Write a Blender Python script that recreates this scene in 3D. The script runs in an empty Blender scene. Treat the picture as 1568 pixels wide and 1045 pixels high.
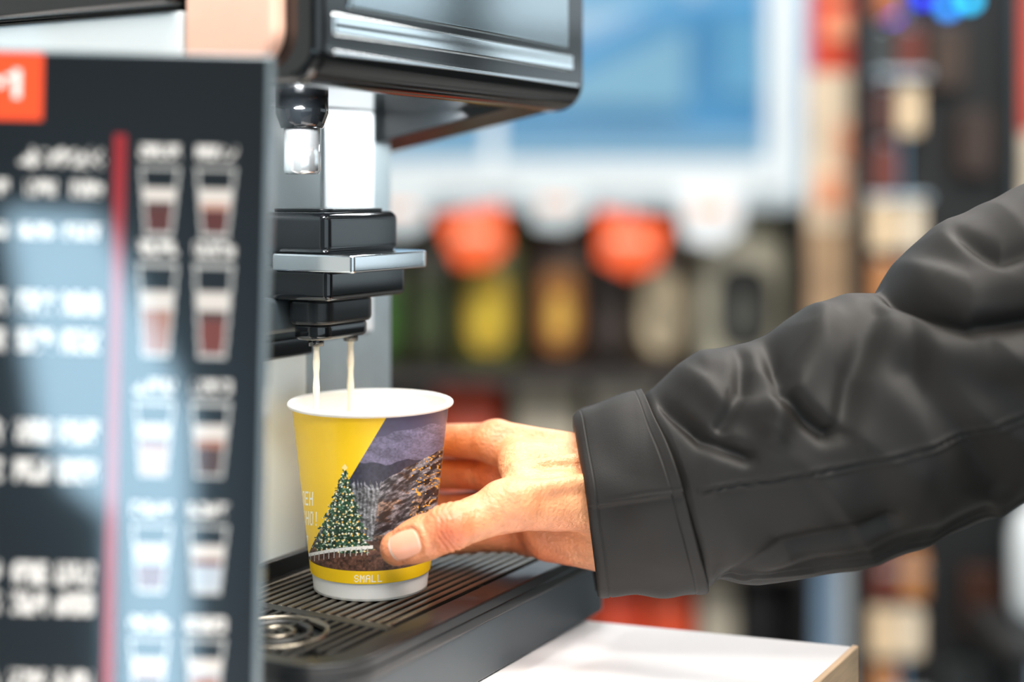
import bpy, bmesh, math, random
import numpy as np
from mathutils import Vector, noise as mnoise

random.seed(7); rng = np.random.RandomState(11)
H = 130.0            # camera height above floor, cm ; all modelling numbers are cm, y = away, z relative to eye level
def W(v):
    v = np.asarray(v, dtype=np.float64).reshape(-1, 3).copy()
    v[:, 2] += H
    return v * 0.01
def lin(c):
    c = np.asarray(c, dtype=np.float64) / 255.0
    return np.where(c <= 0.04045, c / 12.92, ((c + 0.055) / 1.055) ** 2.4)

scene = bpy.context.scene
col = scene.collection

# ------------------------------------------------------------------ materials
def mat(name, c, rough=0.5, metal=0.0, coat=0.0, var=0.06, nscale=30.0, bump=0.0, bscale=200.0,
        emit=0.0, attr=False, sss=0.0, spec=0.5, sheen=0.0, trans=0.0, aniso=None, bdist=0.001):
    m = bpy.data.materials.new(name); m.use_nodes = True
    nt = m.node_tree; b = nt.nodes['Principled BSDF']
    L = lin(c)
    tc = nt.nodes.new('ShaderNodeTexCoord')
    n = nt.nodes.new('ShaderNodeTexNoise'); n.inputs['Scale'].default_value = nscale; n.inputs['Detail'].default_value = 4
    src = tc.outputs['Object']
    if aniso:
        mp = nt.nodes.new('ShaderNodeMapping'); mp.inputs['Scale'].default_value = aniso
        nt.links.new(tc.outputs['Object'], mp.inputs['Vector']); src = mp.outputs['Vector']
    nt.links.new(src, n.inputs['Vector'])
    mix = nt.nodes.new('ShaderNodeMix'); mix.data_type = 'RGBA'; mix.blend_type = 'MULTIPLY'
    mix.inputs[0].default_value = 1.0
    ramp = nt.nodes.new('ShaderNodeValToRGB')
    lo = 1 - var; hi = 1 + var
    ramp.color_ramp.elements[0].position = 0.3; ramp.color_ramp.elements[1].position = 0.7
    ramp.color_ramp.elements[0].color = (lo, lo, lo, 1); ramp.color_ramp.elements[1].color = (hi, hi, hi, 1)
    nt.links.new(n.outputs['Fac'], ramp.inputs['Fac'])
    if attr:
        a = nt.nodes.new('ShaderNodeAttribute'); a.attribute_name = 'Col'
        nt.links.new(a.outputs['Color'], mix.inputs[6])
    else:
        mix.inputs[6].default_value = (*L, 1)
    nt.links.new(ramp.outputs['Color'], mix.inputs[7])
    nt.links.new(mix.outputs[2], b.inputs['Base Color'])
    b.inputs['Roughness'].default_value = rough
    b.inputs['Metallic'].default_value = metal
    b.inputs['Coat Weight'].default_value = coat
    b.inputs['Coat Roughness'].default_value = 0.05
    b.inputs['Specular IOR Level'].default_value = spec
    b.inputs['Sheen Weight'].default_value = sheen
    if trans: b.inputs['Transmission Weight'].default_value = trans
    if sss:
        b.inputs['Subsurface Weight'].default_value = sss
        b.inputs['Subsurface Radius'].default_value = (1.0, 0.35, 0.2)
        b.inputs['Subsurface Scale'].default_value = 0.004
    if emit:
        nt.links.new(mix.outputs[2], b.inputs['Emission Color']); b.inputs['Emission Strength'].default_value = emit
    if bump:
        n2 = nt.nodes.new('ShaderNodeTexNoise'); n2.inputs['Scale'].default_value = bscale; n2.inputs['Detail'].default_value = 3
        nt.links.new(tc.outputs['Object'], n2.inputs['Vector'])
        bp = nt.nodes.new('ShaderNodeBump'); bp.inputs['Strength'].default_value = bump; bp.inputs['Distance'].default_value = bdist
        nt.links.new(n2.outputs['Fac'], bp.inputs['Height']); nt.links.new(bp.outputs['Normal'], b.inputs['Normal'])
    return m

# ------------------------------------------------------------------ mesh helpers
def empty(name, loc=(0, 0, 0), parent=None):
    e = bpy.data.objects.new(name, None); col.objects.link(e); e.empty_display_size = 0.05
    e.location = W(loc)[0]
    bpy.context.view_layer.update()
    if parent is not None:
        e.parent = parent; e.matrix_parent_inverse = parent.matrix_world.inverted(); bpy.context.view_layer.update()
    return e
def put(obj, parent):
    col.objects.link(obj)
    if parent is not None:
        obj.parent = parent
        obj.matrix_parent_inverse = parent.matrix_world.inverted()
    return obj
def mesh_np(name, verts, faces, m, parent=None, smooth=True, colors=None, recalc=False, bevel=0.0, segs=3):
    me = bpy.data.meshes.new(name)
    v = W(verts)
    c0 = v.mean(axis=0)
    if isinstance(faces, np.ndarray):
        k = faces.shape[1]
        me.vertices.add(len(v)); me.vertices.foreach_set('co', (v - c0).ravel())
        me.loops.add(faces.size); me.loops.foreach_set('vertex_index', faces.ravel().astype(np.int32))
        me.polygons.add(len(faces)); me.polygons.foreach_set('loop_start', np.arange(0, faces.size, k, dtype=np.int32))
        me.polygons.foreach_set('loop_total', np.full(len(faces), k, dtype=np.int32))
        me.update(calc_edges=True); me.validate()
    else:
        me.from_pydata([tuple(x) for x in (v - c0)], [], faces); me.update()
    if recalc:
        bm = bmesh.new(); bm.from_mesh(me); bmesh.ops.recalc_face_normals(bm, faces=bm.faces[:]); bm.to_mesh(me); bm.free()
    if colors is not None:
        ca = me.color_attributes.new(name='Col', type='FLOAT_COLOR', domain='POINT')
        cc = np.ones((len(v), 4)); cc[:, :3] = colors
        ca.data.foreach_set('color', cc.ravel())
    if smooth:
        me.polygons.foreach_set('use_smooth', np.ones(len(me.polygons), dtype=bool))
    me.materials.append(m)
    ob = bpy.data.objects.new(name, me); ob.location = c0
    put(ob, parent)
    if bevel:
        bv = ob.modifiers.new('bevel', 'BEVEL'); bv.width = bevel * 0.01; bv.segments = segs; bv.limit_method = 'ANGLE'; bv.angle_limit = 0.6
        wn = ob.modifiers.new('wn', 'WEIGHTED_NORMAL')
    return ob
O = np.array([-7.02, 58.3]); A = np.array([.498, .867]); B = np.array([.867, -.498])
def M(p):
    p = np.asarray(p, float).reshape(-1, 3)
    xy = O + p[:, :1] * A + p[:, 1:2] * B
    return np.column_stack([xy, p[:, 2]])
BF = [(0, 1, 3, 2), (4, 6, 7, 5), (0, 4, 5, 1), (2, 3, 7, 6), (0, 2, 6, 4), (1, 5, 7, 3)]
def boxes(name, lst, m, parent=None, bevel=0.0, frame='W', segs=3):
    V = []; F = []
    for (x0, x1, y0, y1, z0, z1) in lst:
        k = len(V)
        for x in (x0, x1):
            for y in (y0, y1):
                for z in (z0, z1): V.append((x, y, z))
        F += [tuple(i + k for i in f) for f in BF]
    V = np.array(V, float)
    if frame == 'M': V = M(V)
    return mesh_np(name, V, F, m, parent, smooth=bevel > 0, recalc=True, bevel=bevel, segs=segs)
def prism(name, poly, z0, z1, m, parent=None, frame='W', bevel=0.0, axis='z'):
    n = len(poly)
    if axis == 'z': V = [(p[0], p[1], z0) for p in poly] + [(p[0], p[1], z1) for p in poly]
    elif axis == 'a': V = [(z0, p[0], p[1]) for p in poly] + [(z1, p[0], p[1]) for p in poly]
    elif axis == 'b': V = [(p[0], z0, p[1]) for p in poly] + [(p[0], z1, p[1]) for p in poly]
    F = [tuple(range(n)), tuple(range(2 * n - 1, n - 1, -1))] + [(i, (i + 1) % n, n + (i + 1) % n, n + i) for i in range(n)]
    V = np.array(V, float)
    if frame == 'M': V = M(V)
    return mesh_np(name, V, F, m, parent, smooth=bevel > 0, recalc=True, bevel=bevel)
def lathe(name, prof, cx, cy, m, parent=None, n=64, smooth=True):
    V = []; F = []
    for (r, z) in prof:
        for i in range(n):
            t = 2 * math.pi * i / n; V.append((cx + r * math.cos(t), cy + r * math.sin(t), z))
    for j in range(len(prof) - 1):
        for i in range(n):
            F.append((j * n + i, j * n + (i + 1) % n, (j + 1) * n + (i + 1) % n, (j + 1) * n + i))
    ob = mesh_np(name, V, F, m, parent, smooth=smooth, recalc=True)
    return ob
def rrect(x0, x1, y0, y1, r, seg=8):
    rs = r if isinstance(r, (list, tuple)) else [r] * 4
    P = []
    for (cx, cy, a0, rr) in ((x1, y1, 0, rs[0]), (x0, y1, 90, rs[1]), (x0, y0, 180, rs[2]), (x1, y0, 270, rs[3])):
        sx = -1 if cx == x1 else 1; sy = -1 if cy == y1 else 1
        if rr <= 0: P.append((cx, cy)); continue
        for i in range(seg + 1):
            t = math.radians(a0 + 90 * i / seg)
            P.append((cx + sx * rr + rr * math.cos(t), cy + sy * rr + rr * math.sin(t)))
    return P
def grid_faces(nu, nv, wrap=False):
    i = np.arange(nu - 1)[:, None]; jn = nv if wrap else nv - 1
    j = np.arange(jn)[None, :]
    a = i * nv + j; b = i * nv + (j + 1) % nv; c = (i + 1) * nv + (j + 1) % nv; d = (i + 1) * nv + j
    return np.stack([a, b, c, d], -1).reshape(-1, 4)

# ------------------------------------------------------------------ 2D noise for printed artwork
LAT = rng.rand(256, 256)
def vnoise(x, y):
    xi = np.floor(x).astype(int); yi = np.floor(y).astype(int); fx = x - xi; fy = y - yi
    fx = fx * fx * (3 - 2 * fx); fy = fy * fy * (3 - 2 * fy)
    g = lambda a, b: LAT[a % 256, b % 256]
    return (g(xi, yi) * (1 - fx) + g(xi + 1, yi) * fx) * (1 - fy) + (g(xi, yi + 1) * (1 - fx) + g(xi + 1, yi + 1) * fx) * fy
def fbm(x, y, o=4):
    s = 0; a = .5; t = 0
    for k in range(o):
        s = s + a * vnoise(x * 2 ** k + 17 * k, y * 2 ** k + 31 * k); t += a; a *= .5
    return s / t
FONT = {'S': "01110 10001 10000 01110 00001 10001 01110", 'M': "10001 11011 10101 10101 10001 10001 10001",
 'A': "01110 10001 10001 11111 10001 10001 10001", 'L': "10000 10000 10000 10000 10000 10000 11111",
 'P': "11111 10001 10001 10001 10001 10001 10001", 'l': "00111 01001 01001 01001 01001 01001 10001",
 'E': "11111 10000 10000 11110 10000 10000 11111", 'H': "10001 10001 10001 11111 10001 10001 10001",
 'C': "01110 10001 10000 10000 10000 10001 01110", 'O': "01110 10001 10001 10001 10001 10001 01110",
 '!': "00100 00100 00100 00100 00100 00000 00100", '7': "11111 00001 00010 00100 00100 01000 01000",
 'I': "01110 00100 00100 00100 00100 00100 01110", 'T': "11111 00100 00100 00100 00100 00100 00100"}
def text_mask(u, v, s, u0, v0, w, h, gap=0.25):
    out = np.zeros(u.shape, bool)
    for k, ch in enumerate(s):
        rows = FONT.get(ch)
        if not rows: continue
        G = np.array([[int(c) for c in r] for r in rows.split()])
        x = (u - (u0 + k * w * (1 + gap))) / w * 5; y = (v - v0) / h * 7
        ok = (x >= 0) & (x < 5) & (y >= 0) & (y < 7)
        xi = np.clip(x.astype(int), 0, 4); yi = np.clip(y.astype(int), 0, 6)
        out |= ok & (G[yi, xi] > 0)
    return out

# ------------------------------------------------------------------ implicit surfaces (surface nets)
def surface_net(F, org, h):
    nx, ny, nz = F.shape
    S = F < 0
    cnt = np.zeros((nx - 1, ny - 1, nz - 1), np.int8)
    for a in (0, 1):
        for b in (0, 1):
            for c in (0, 1): cnt += S[a:nx - 1 + a, b:ny - 1 + b, c:nz - 1 + c]
    act = (cnt > 0) & (cnt < 8)
    I = np.argwhere(act); n = len(I)
    idx = -np.ones(act.shape, np.int64); idx[act] = np.arange(n)
    P = np.zeros((n, 3)); C = np.zeros(n)
    cs = [(a, b, c) for a in (0, 1) for b in (0, 1) for c in (0, 1)]
    val = {c: F[I[:, 0] + c[0], I[:, 1] + c[1], I[:, 2] + c[2]] for c in cs}
    for c in cs:
        for ax in range(3):
            if c[ax] == 0:
                d = list(c); d[ax] = 1; d = tuple(d)
                f0, f1 = val[c], val[d]
                m = (f0 < 0) != (f1 < 0)
                t = np.where(m, f0 / np.where(m, f0 - f1, 1), 0)
                q = np.array(c, float)[None, :].repeat(n, 0); q[:, ax] = t
                P[m] += q[m]; C[m] += 1
    P = P / C[:, None] + I
    V = P * h + np.array(org)
    faces = []
    for ax in range(3):
        sl0 = [slice(None)] * 3; sl1 = [slice(None)] * 3
        sl0[ax] = slice(0, -1); sl1[ax] = slice(1, None)
        s0 = S[tuple(sl0)]; s1 = S[tuple(sl1)]
        E = np.argwhere(s0 != s1)
        o1, o2 = [(1, 2), (2, 0), (0, 1)][ax]
        ok = (E[:, o1] > 0) & (E[:, o2] > 0) & (E[:, o1] < F.shape[o1] - 1) & (E[:, o2] < F.shape[o2] - 1)
        E = E[ok]
        def cell(d1, d2):
            Q = E.copy(); Q[:, o1] -= d1; Q[:, o2] -= d2
            return idx[Q[:, 0], Q[:, 1], Q[:, 2]]
        q = np.stack([cell(1, 1), cell(0, 1), cell(0, 0), cell(1, 0)], -1)
        flip = ~s0[E[:, 0], E[:, 1], E[:, 2]]
        q[flip] = q[flip][:, ::-1]
        faces.append(q)
    return V, np.concatenate(faces)
def smin(a, b, k):
    h = np.maximum(k - np.abs(a - b), 0) / k
    return np.minimum(a, b) - h * h * k * .25
def cap(P, a, b, ra, rb):
    a = np.array(a, np.float32); b = np.array(b, np.float32); ba = b - a; L = float(ba @ ba) + 1e-9
    t = ((P[0] - a[0]) * ba[0] + (P[1] - a[1]) * ba[1] + (P[2] - a[2]) * ba[2]) / L
    t = np.clip(t, 0, 1)
    d = np.sqrt((P[0] - a[0] - t * ba[0]) ** 2 + (P[1] - a[1] - t * ba[1]) ** 2 + (P[2] - a[2] - t * ba[2]) ** 2)
    return d - (ra + (rb - ra) * t)
def ell(P, c, r):
    x = (P[0] - c[0]) / r[0]; y = (P[1] - c[1]) / r[1]; z = (P[2] - c[2]) / r[2]
    return (np.sqrt(x * x + y * y + z * z) - 1) * min(r)
def gridP(lo, hi, h):
    ax = [np.arange(lo[i], hi[i], h, dtype=np.float32) for i in range(3)]
    return np.meshgrid(*ax, indexing='ij', sparse=True)

# ================================================================== PALETTE
m_black = mat('gloss_black_plastic', (12, 14, 16), 0.14, coat=0.7, var=0.03)
m_blacks = mat('satin_black_plastic', (18, 21, 23), 0.34, coat=0.15, var=0.05, spec=.4)
m_dark = mat('dark_grey_plastic', (58, 66, 71), 0.42, var=0.04)
m_panel = mat('brushed_steel_face', (186, 196, 200), 0.10, metal=1.0, var=0.04, nscale=8)
m_strip = mat('polished_strip', (236, 242, 244), 0.08, metal=1.0, var=0.02, nscale=8)
m_chrome = mat('chrome', (232, 235, 237), 0.12, metal=1.0, var=0.02)
m_tube = mat('polished_tube', (235, 236, 236), 0.2, metal=.9, var=0.02)
m_white = mat('white_backsplash', (240, 248, 250), 0.35, var=0.03, nscale=12)
m_col = mat('bright_column', (246, 250, 252), 0.3, metal=.3, var=0.03, nscale=12)
m_steel = mat('satin_steel', (176, 188, 192), 0.33, metal=0.5, var=0.06, nscale=60)
m_grey = mat('grey_backplate', (104, 112, 114), 0.45, var=0.05)
m_peach = mat('peach_cover', (255, 202, 178), 0.4, var=0.04)
m_slat = mat('grill_metal', (112, 106, 96), 0.26, metal=0.85, var=0.08)
m_grillblk = mat('grill_black', (26, 27, 27), 0.35, var=0.05)
m_counter = mat('white_counter', (252, 249, 249), 0.4, var=0.03, nscale=15)
m_wood = mat('counter_wood_edge', (222, 186, 146), 0.5, var=0.15, nscale=25, aniso=(1, 1, 12))

# ================================================================== COFFEE MACHINE
TR = -19.65
cm = empty('coffee_machine', (-10, 75, -23.5))
boxes('body', [(0.2, 20.9, -42, -12.0, -23.4, 24)], m_blacks, cm, bevel=0.6, frame='M')
boxes('backsplash_white', [(0.6, 12.7, -12.0, -11.6, TR + .1, -8.4)], m_white, cm, bevel=0.08, frame='M')
boxes('backsplash_steel', [(12.8, 18.6, -12.0, -11.62, TR + .1, -8.0)], m_steel, cm, bevel=0.08, frame='M')
boxes('backplate_grey', [(0.6, 14.1, -12.0, -11.7, -7.9, 4.3)], m_grey, cm, bevel=0.08, frame='M')
boxes('backplate_column', [(14.2, 18.6, -12.0, -11.5, -7.9, 4.3)], m_col, cm, bevel=0.08, frame='M')
boxes('side_column', [(18.75, 20.9, -12.6, -11.9, TR + .1, 4.3)], m_steel, cm, bevel=0.1, frame='M')
boxes('divider', [(0.6, 12.7, -12.0, -11.1, -8.6, -7.6)], m_black, cm, bevel=0.15, frame='M')
boxes('backsplash_skirt', [(0.6, 20.8, -12.0, -11.3, TR, TR + .9)], m_blacks, cm, bevel=0.1, frame='M')
prism('head', rrect(-40, -1.05, 4.35, 26, [2.0, 2.0, 0.5, 1.6], 10), 0.0, 24.2, m_black, cm, frame='M', axis='a', bevel=0.9)
prism('head_skirt', [(-1.9, 4.6), (-14.4, 2.1), (-14.4, 4.6)], 19.2, 23.9, m_blacks, cm, frame='M', axis='a', bevel=0.15)
boxes('front_panel', [(1.95, 21.95, -1.3, -0.9, 7.6, 25)], m_panel, cm, bevel=0.18, frame='M')
boxes('front_strip', [(0.9, 22.6, -1.3, -0.95, 6.4, 7.4)], m_strip, cm, bevel=0.25, frame='M')
boxes('chrome_trim', [(0.9, 23.1, -1.3, -0.93, 5.6, 5.8)], m_chrome, cm, bevel=0.05, frame='M')
prism('side_cover', rrect(-7.6, -2.7, 5.0, 25, [.5, .5, .3, 1.7], 8), -0.9, 0.1, m_peach, cm, frame='M', axis='a', bevel=0.3)
boxes('side_rail', [(-0.7, 0.1, -26, -7.9, 4.9, 7.7)], m_white, cm, bevel=0.2, frame='M')
boxes('side_hopper', [(-1.3, 0.1, -26, -8.0, 7.9, 22)], m_black, cm, bevel=0.4, frame='M')
nx, ny = M((7.1, -7.5, 0))[0][:2]
lathe('nozzle_collar', [(0, 4.4), (1.25, 4.4), (1.25, 3.6), (1.1, 3.2), (1.0, 2.9), (0, 2.9)], nx, ny, m_black, cm, 40)
lathe('nozzle_tube', [(0, 3.0), (.86, 3.0), (.88, .9), (.80, .72), (.55, .7), (.55, 1.4), (0, 1.4)], nx, ny, m_tube, cm, 40)
boxes('dispenser_upper', [(7.7, 13.9, -11.8, -6.5, -3.2, -1.1)], m_black, cm, bevel=0.45, frame='M', segs=4)
boxes('dispenser_lower', [(7.6, 14.2, -11.8, -6.3, -5.4, -3.75)], m_black, cm, bevel=0.35, frame='M', segs=4)
prism('dispenser_lid', rrect(8.3, 13.4, -10.5, -7.0, .6), -1.12, -0.95, m_blacks, cm, frame='M', bevel=0.05)
prism('dispenser_handle', rrect(7.35, 14.3, -9.6, -4.7, [1.0, 0.2, 0.2, 1.0]), -3.95, -3.1, m_chrome, cm, frame='M', bevel=0.12)
boxes('dispenser_mount', [(5.0, 13.6, -11.9, -9.6, -7.1, -5.3)], m_dark, cm, bevel=0.3, frame='M')
prism('spout_housing', rrect(7.9, 12.6, -9.4, -6.9, 1.0), -6.6, -5.3, m_blacks, cm, frame='M', bevel=0.25)
prism('spout_lower', rrect(8.1, 12.4, -9.2, -7.1, .9), -7.35, -6.5, m_black, cm, frame='M', bevel=0.25)
for i, a in enumerate((8.85, 11.65)):
    sx, sy = M((a, -8.0, 0))[0][:2]
    lathe('spout_tip_%d' % (i + 1), [(0, -7.2), (.42, -7.2), (.36, -7.65), (.2, -7.65), (.2, -7.3), (0, -7.3)], sx, sy, m_black, cm, 24)
m_milk = mat('milk', (246, 234, 212), 0.3, var=0.02, sss=0.2)
for i, a in enumerate((8.85, 11.65)):
    sx, sy = M((a, -8.0, 0))[0][:2]
    zz = np.linspace(-7.4, -13.2, 24)
    lathe('milk_stream_%d' % (i + 1), [(0.16 + .02 * math.sin(z * 5 + i), z) for z in zz], sx, sy, m_milk, cm, 16)

prism('tray_base', rrect(-0.0, 25.2, -41, -0.15, [1.0, 0, 0, 1.2]), -23.45, TR - 1.0, m_dark, cm, frame='M', bevel=0.15)
tp = rrect(-0.4, 25.3, -11.8, 0.0, [1.2, 3.0, 0, 0], 12)
prism('tray_rim_lower', tp, TR - 1.1, TR - .45, m_blacks, cm, frame='M', bevel=0.15)
outer = rrect(-0.4, 25.3, -11.8, 0.0, [1.2, 3.0, 0.05, 0.05], 12); inner = rrect(0.6, 23.6, -11.3, -1.5, [.6, 2.0, 0.05, 0.05], 12)
n = len(outer)
V = [(*p, TR - .5) for p in outer] + [(*p, TR) for p in outer] + [(*p, TR) for p in inner] + [(*p, TR - .5) for p in inner]
F = []
for r in range(3):
    F += [(r * n + i, r * n + (i + 1) % n, (r + 1) * n + (i + 1) % n, (r + 1) * n + i) for i in range(n)]
mesh_np('tray_rim', M(V), F, m_blacks, cm, smooth=False, recalc=True, bevel=0.1)
sl = []
b = -11.1
while b < -1.7:
    sl.append((6.2, 23.4, b, b + .30, TR - .35, TR)); b += .56
boxes('tray_slats', sl, m_slat, cm, bevel=0.06, frame='M')
boxes('tray_crossbars', [(5.6, 6.25, -11.2, -1.6, TR - .4, TR - .02), (14.2, 14.5, -11.2, -1.6, TR - .45, TR - .2), (18.6, 18.9, -11.2, -1.6, TR - .45, TR - .2)], m_grillblk, cm, bevel=0.05, frame='M')
sl = []
b = -11.1
while b < -1.7:
    ca, cb = 3.1, -5.8
    mid = b + .14
    if abs(mid - cb) < 2.3:
        dx = math.sqrt(2.3 ** 2 - (mid - cb) ** 2)
        if ca - dx > 1.1: sl.append((0.9, ca - dx, b, b + .26, TR - .35, TR - .04))
        if ca + dx < 5.5: sl.append((ca + dx, 5.7, b, b + .26, TR - .35, TR - .04))
    elif b < -3.2: sl.append((0.7, 5.7, b, b + .26, TR - .35, TR - .04))
    else: sl.append((1.8, 5.7, b, b + .26, TR - .35, TR - .04))
    b += .56
boxes('tray_slats_near', sl, m_grillblk, cm, bevel=0.05, frame='M')
cx, cy = M((3.1, -5.8, 0))[0][:2]
for i, r in enumerate((2.3, 1.55, .8)):
    lathe('tray_ring_%d' % (i + 1), [(r - .14, TR - .3), (r - .14, TR), (r + .06, TR), (r + .06, TR - .3), (r - .14, TR - .3)], cx, cy, m_grillblk if i == 1 else m_slat, cm, 56)
boxes('tray_ring_spokes', [(0.8, 5.5, -5.92, -5.68, TR - .35, TR - .05), (2.98, 3.22, -8.1, -3.5, TR - .35, TR - .05)], m_grillblk, cm, frame='M')

# ================================================================== COUNTER
ctr = empty('counter', (0, 60, -130))
cp = [(17.5, 73.7), (4.4, 78.0), (1.0, 80.5), (-40, 104), (-75, 60), (-3.5, 38)]
prism('counter_top', cp, -26.5, -23.5, m_counter, ctr, bevel=0.12)
cpi = [(16.6, 73.1), (3.6, 77.3), (0.4, 79.8), (-39.5, 102.8), (-73.5, 60), (-3.6, 39)]
prism('counter_cabinet', cpi, -130, -26.5, mat('cabinet_laminate', (222, 205, 180), 0.5, var=0.08), ctr)
e0 = np.array([17.5, 73.7]); e1 = np.array([-3.5, 38]); d = (e1 - e0) / np.linalg.norm(e1 - e0); nn = np.array([-d[1], d[0]])
prism('counter_edge', [tuple(e0), tuple(e1), tuple(e1 + nn * .35), tuple(e0 + nn * .35)], -27.0, -23.42, m_wood, ctr, bevel=0.08)

# ================================================================== MENU BOARD
def paint_menu(u, v):
    C = np.zeros(u.shape + (3,)); C[:] = (14, 17, 20)
    def fill(mask, c): C[mask] = c
    fill((u < 68) & (v > 82) & (v < 186) & (u > -60), (240, 80, 38))
    fill(text_mask(u, v + (u * .12), 'M', -26, 112, 60, 44), (255, 244, 238))
    fill((u > 178) & (u < 198) & (v > 205), (140, 34, 38))
    W_ = (214, 208, 202)
    hh = 18 * (0.4 + 0.6 * vnoise(u / 9, v * 0 + 3.3)); fill((np.abs(v - 243) < hh) & (u > 34) & (u < 166) & (vnoise(u / 5 + 4, v / 7) > .42), W_)
    rows = [(290, 12), (355, 12), (465, 18), (523, 18), (662, 18), (722, 18), (880, 18), (925, 18), (1045, 18), (1110, 18)]
    for (vc, h2) in rows:
        for (a, b_) in ((-60, 18), (38, 92), (106, 164)):
            if vc < 300 and a > 0: a += 8
            m = (u > a) & (u < b_) & (np.abs(v - vc) < h2) & (vnoise(u / 4.2 + vc, v / 9.0) > .36)
            fill(m, W_)
    for ci, uc in enumerate((250, 336)):
        tops = [(252, 360), (400, 545), (612, 728), (800, 905), (975, 1075)]
        for k, (a, b_) in enumerate(tops):
            t = (v - a) / (b_ - a)
            hw = 31 - 10 * t
            inside = (t > 0) & (t < 1) & (np.abs(u - uc) < hw)
            edge = inside & ((np.abs(u - uc) > hw - 4) | (t < .04) | (t > .95))
            cofs = [(70, 48, 44), (166, 172, 180), (150, 100, 80), (180, 140, 124), (104, 50, 42)]
            fill(inside & (t > .3), cofs[(k * 2 + ci * 3) % 5])
            fill(inside & (t > .3) & (t < .5), (200, 190, 182))
            fill(inside & (t > .6), cofs[(k + ci * 2 + 1) % 5] if k else (80, 40, 36))
            fill(edge, (184, 182, 178))
            m = (np.abs(u - uc) < 31) & (v > a - 34) & (v < a - 12) & (vnoise(u / 4 + k, v / 7.0) > .40)
            fill(m, W_)
    return lin(C)
BY = 53.0
bx = np.linspace(-24.0, -9.05, 330); bz = np.linspace(5.0, -23.0, 560)
X, Z = np.meshgrid(bx, bz, indexing='ij')
cmu = ((X / BY * 2800) + 1000) / 1.2755 + 2; cmv = (370 - Z / BY * 2800) / 1.2755
colr = paint_menu(cmu - 0, cmv).reshape(-1, 3)
SHX = -.62
mb = empty('menu_board', (-9.05 + SHX, BY, -23.5))
m_menu = mat('menu_print', (40, 40, 40), 0.4, attr=True, coat=1.0, var=0.02, spec=0.2)
mesh_np('printed_face', np.column_stack([X.ravel() + SHX, np.full(X.size, BY - .02), Z.ravel() - .15]), grid_faces(330, 560), m_menu, mb, smooth=False, colors=colr)
m_acr = mat('board_edge', (110, 122, 128), 0.2, coat=0.5, var=0.03)
boxes('backing', [(-24.2 + SHX, -8.85 + SHX, BY, BY + .7, -23.3, 5.0)], m_acr, mb, bevel=0.15)
boxes('foot', [(-22, -11, BY - 2.2, BY + 4, -23.45, -23.1)], m_acr, mb, bevel=0.08)
mb.rotation_euler = (0, math.radians(1.3), 0)

# ================================================================== PAPER CUP
CX, CY = -7.0, 71.0; ZB, ZR = TR, -10.6
pc = empty('paper_cup', (CX, CY, ZB))
def cup_r(z): return 2.86 + (z - ZB) / (ZR - ZB) * (3.86 - 2.86)
phi = np.concatenate([np.linspace(-1.75, 1.75, 760), np.linspace(1.75, 2 * math.pi - 1.75, 82)[1:-1]])
NP_ = len(phi)
tt = np.linspace(0.0, 1.0, 520)
TT, PH = np.meshgrid(tt, phi, indexing='ij')
ZZ = ZB + .12 + TT * (ZR - .1 - ZB - .12)
vflat = 634 + (917 - 634) * (1 - TT)
RR = cup_r(ZZ) - np.where(vflat > 893, .07, 0)
Vv = vflat - (1 - np.cos(PH)) * (21 + (17 - 21) * TT)
uc = 565 + (Vv - 632) / 258 * 8.5; hw = 118 - (Vv - 632) / 258 * 31.5
Uu = uc + hw * np.sin(PH)
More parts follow.
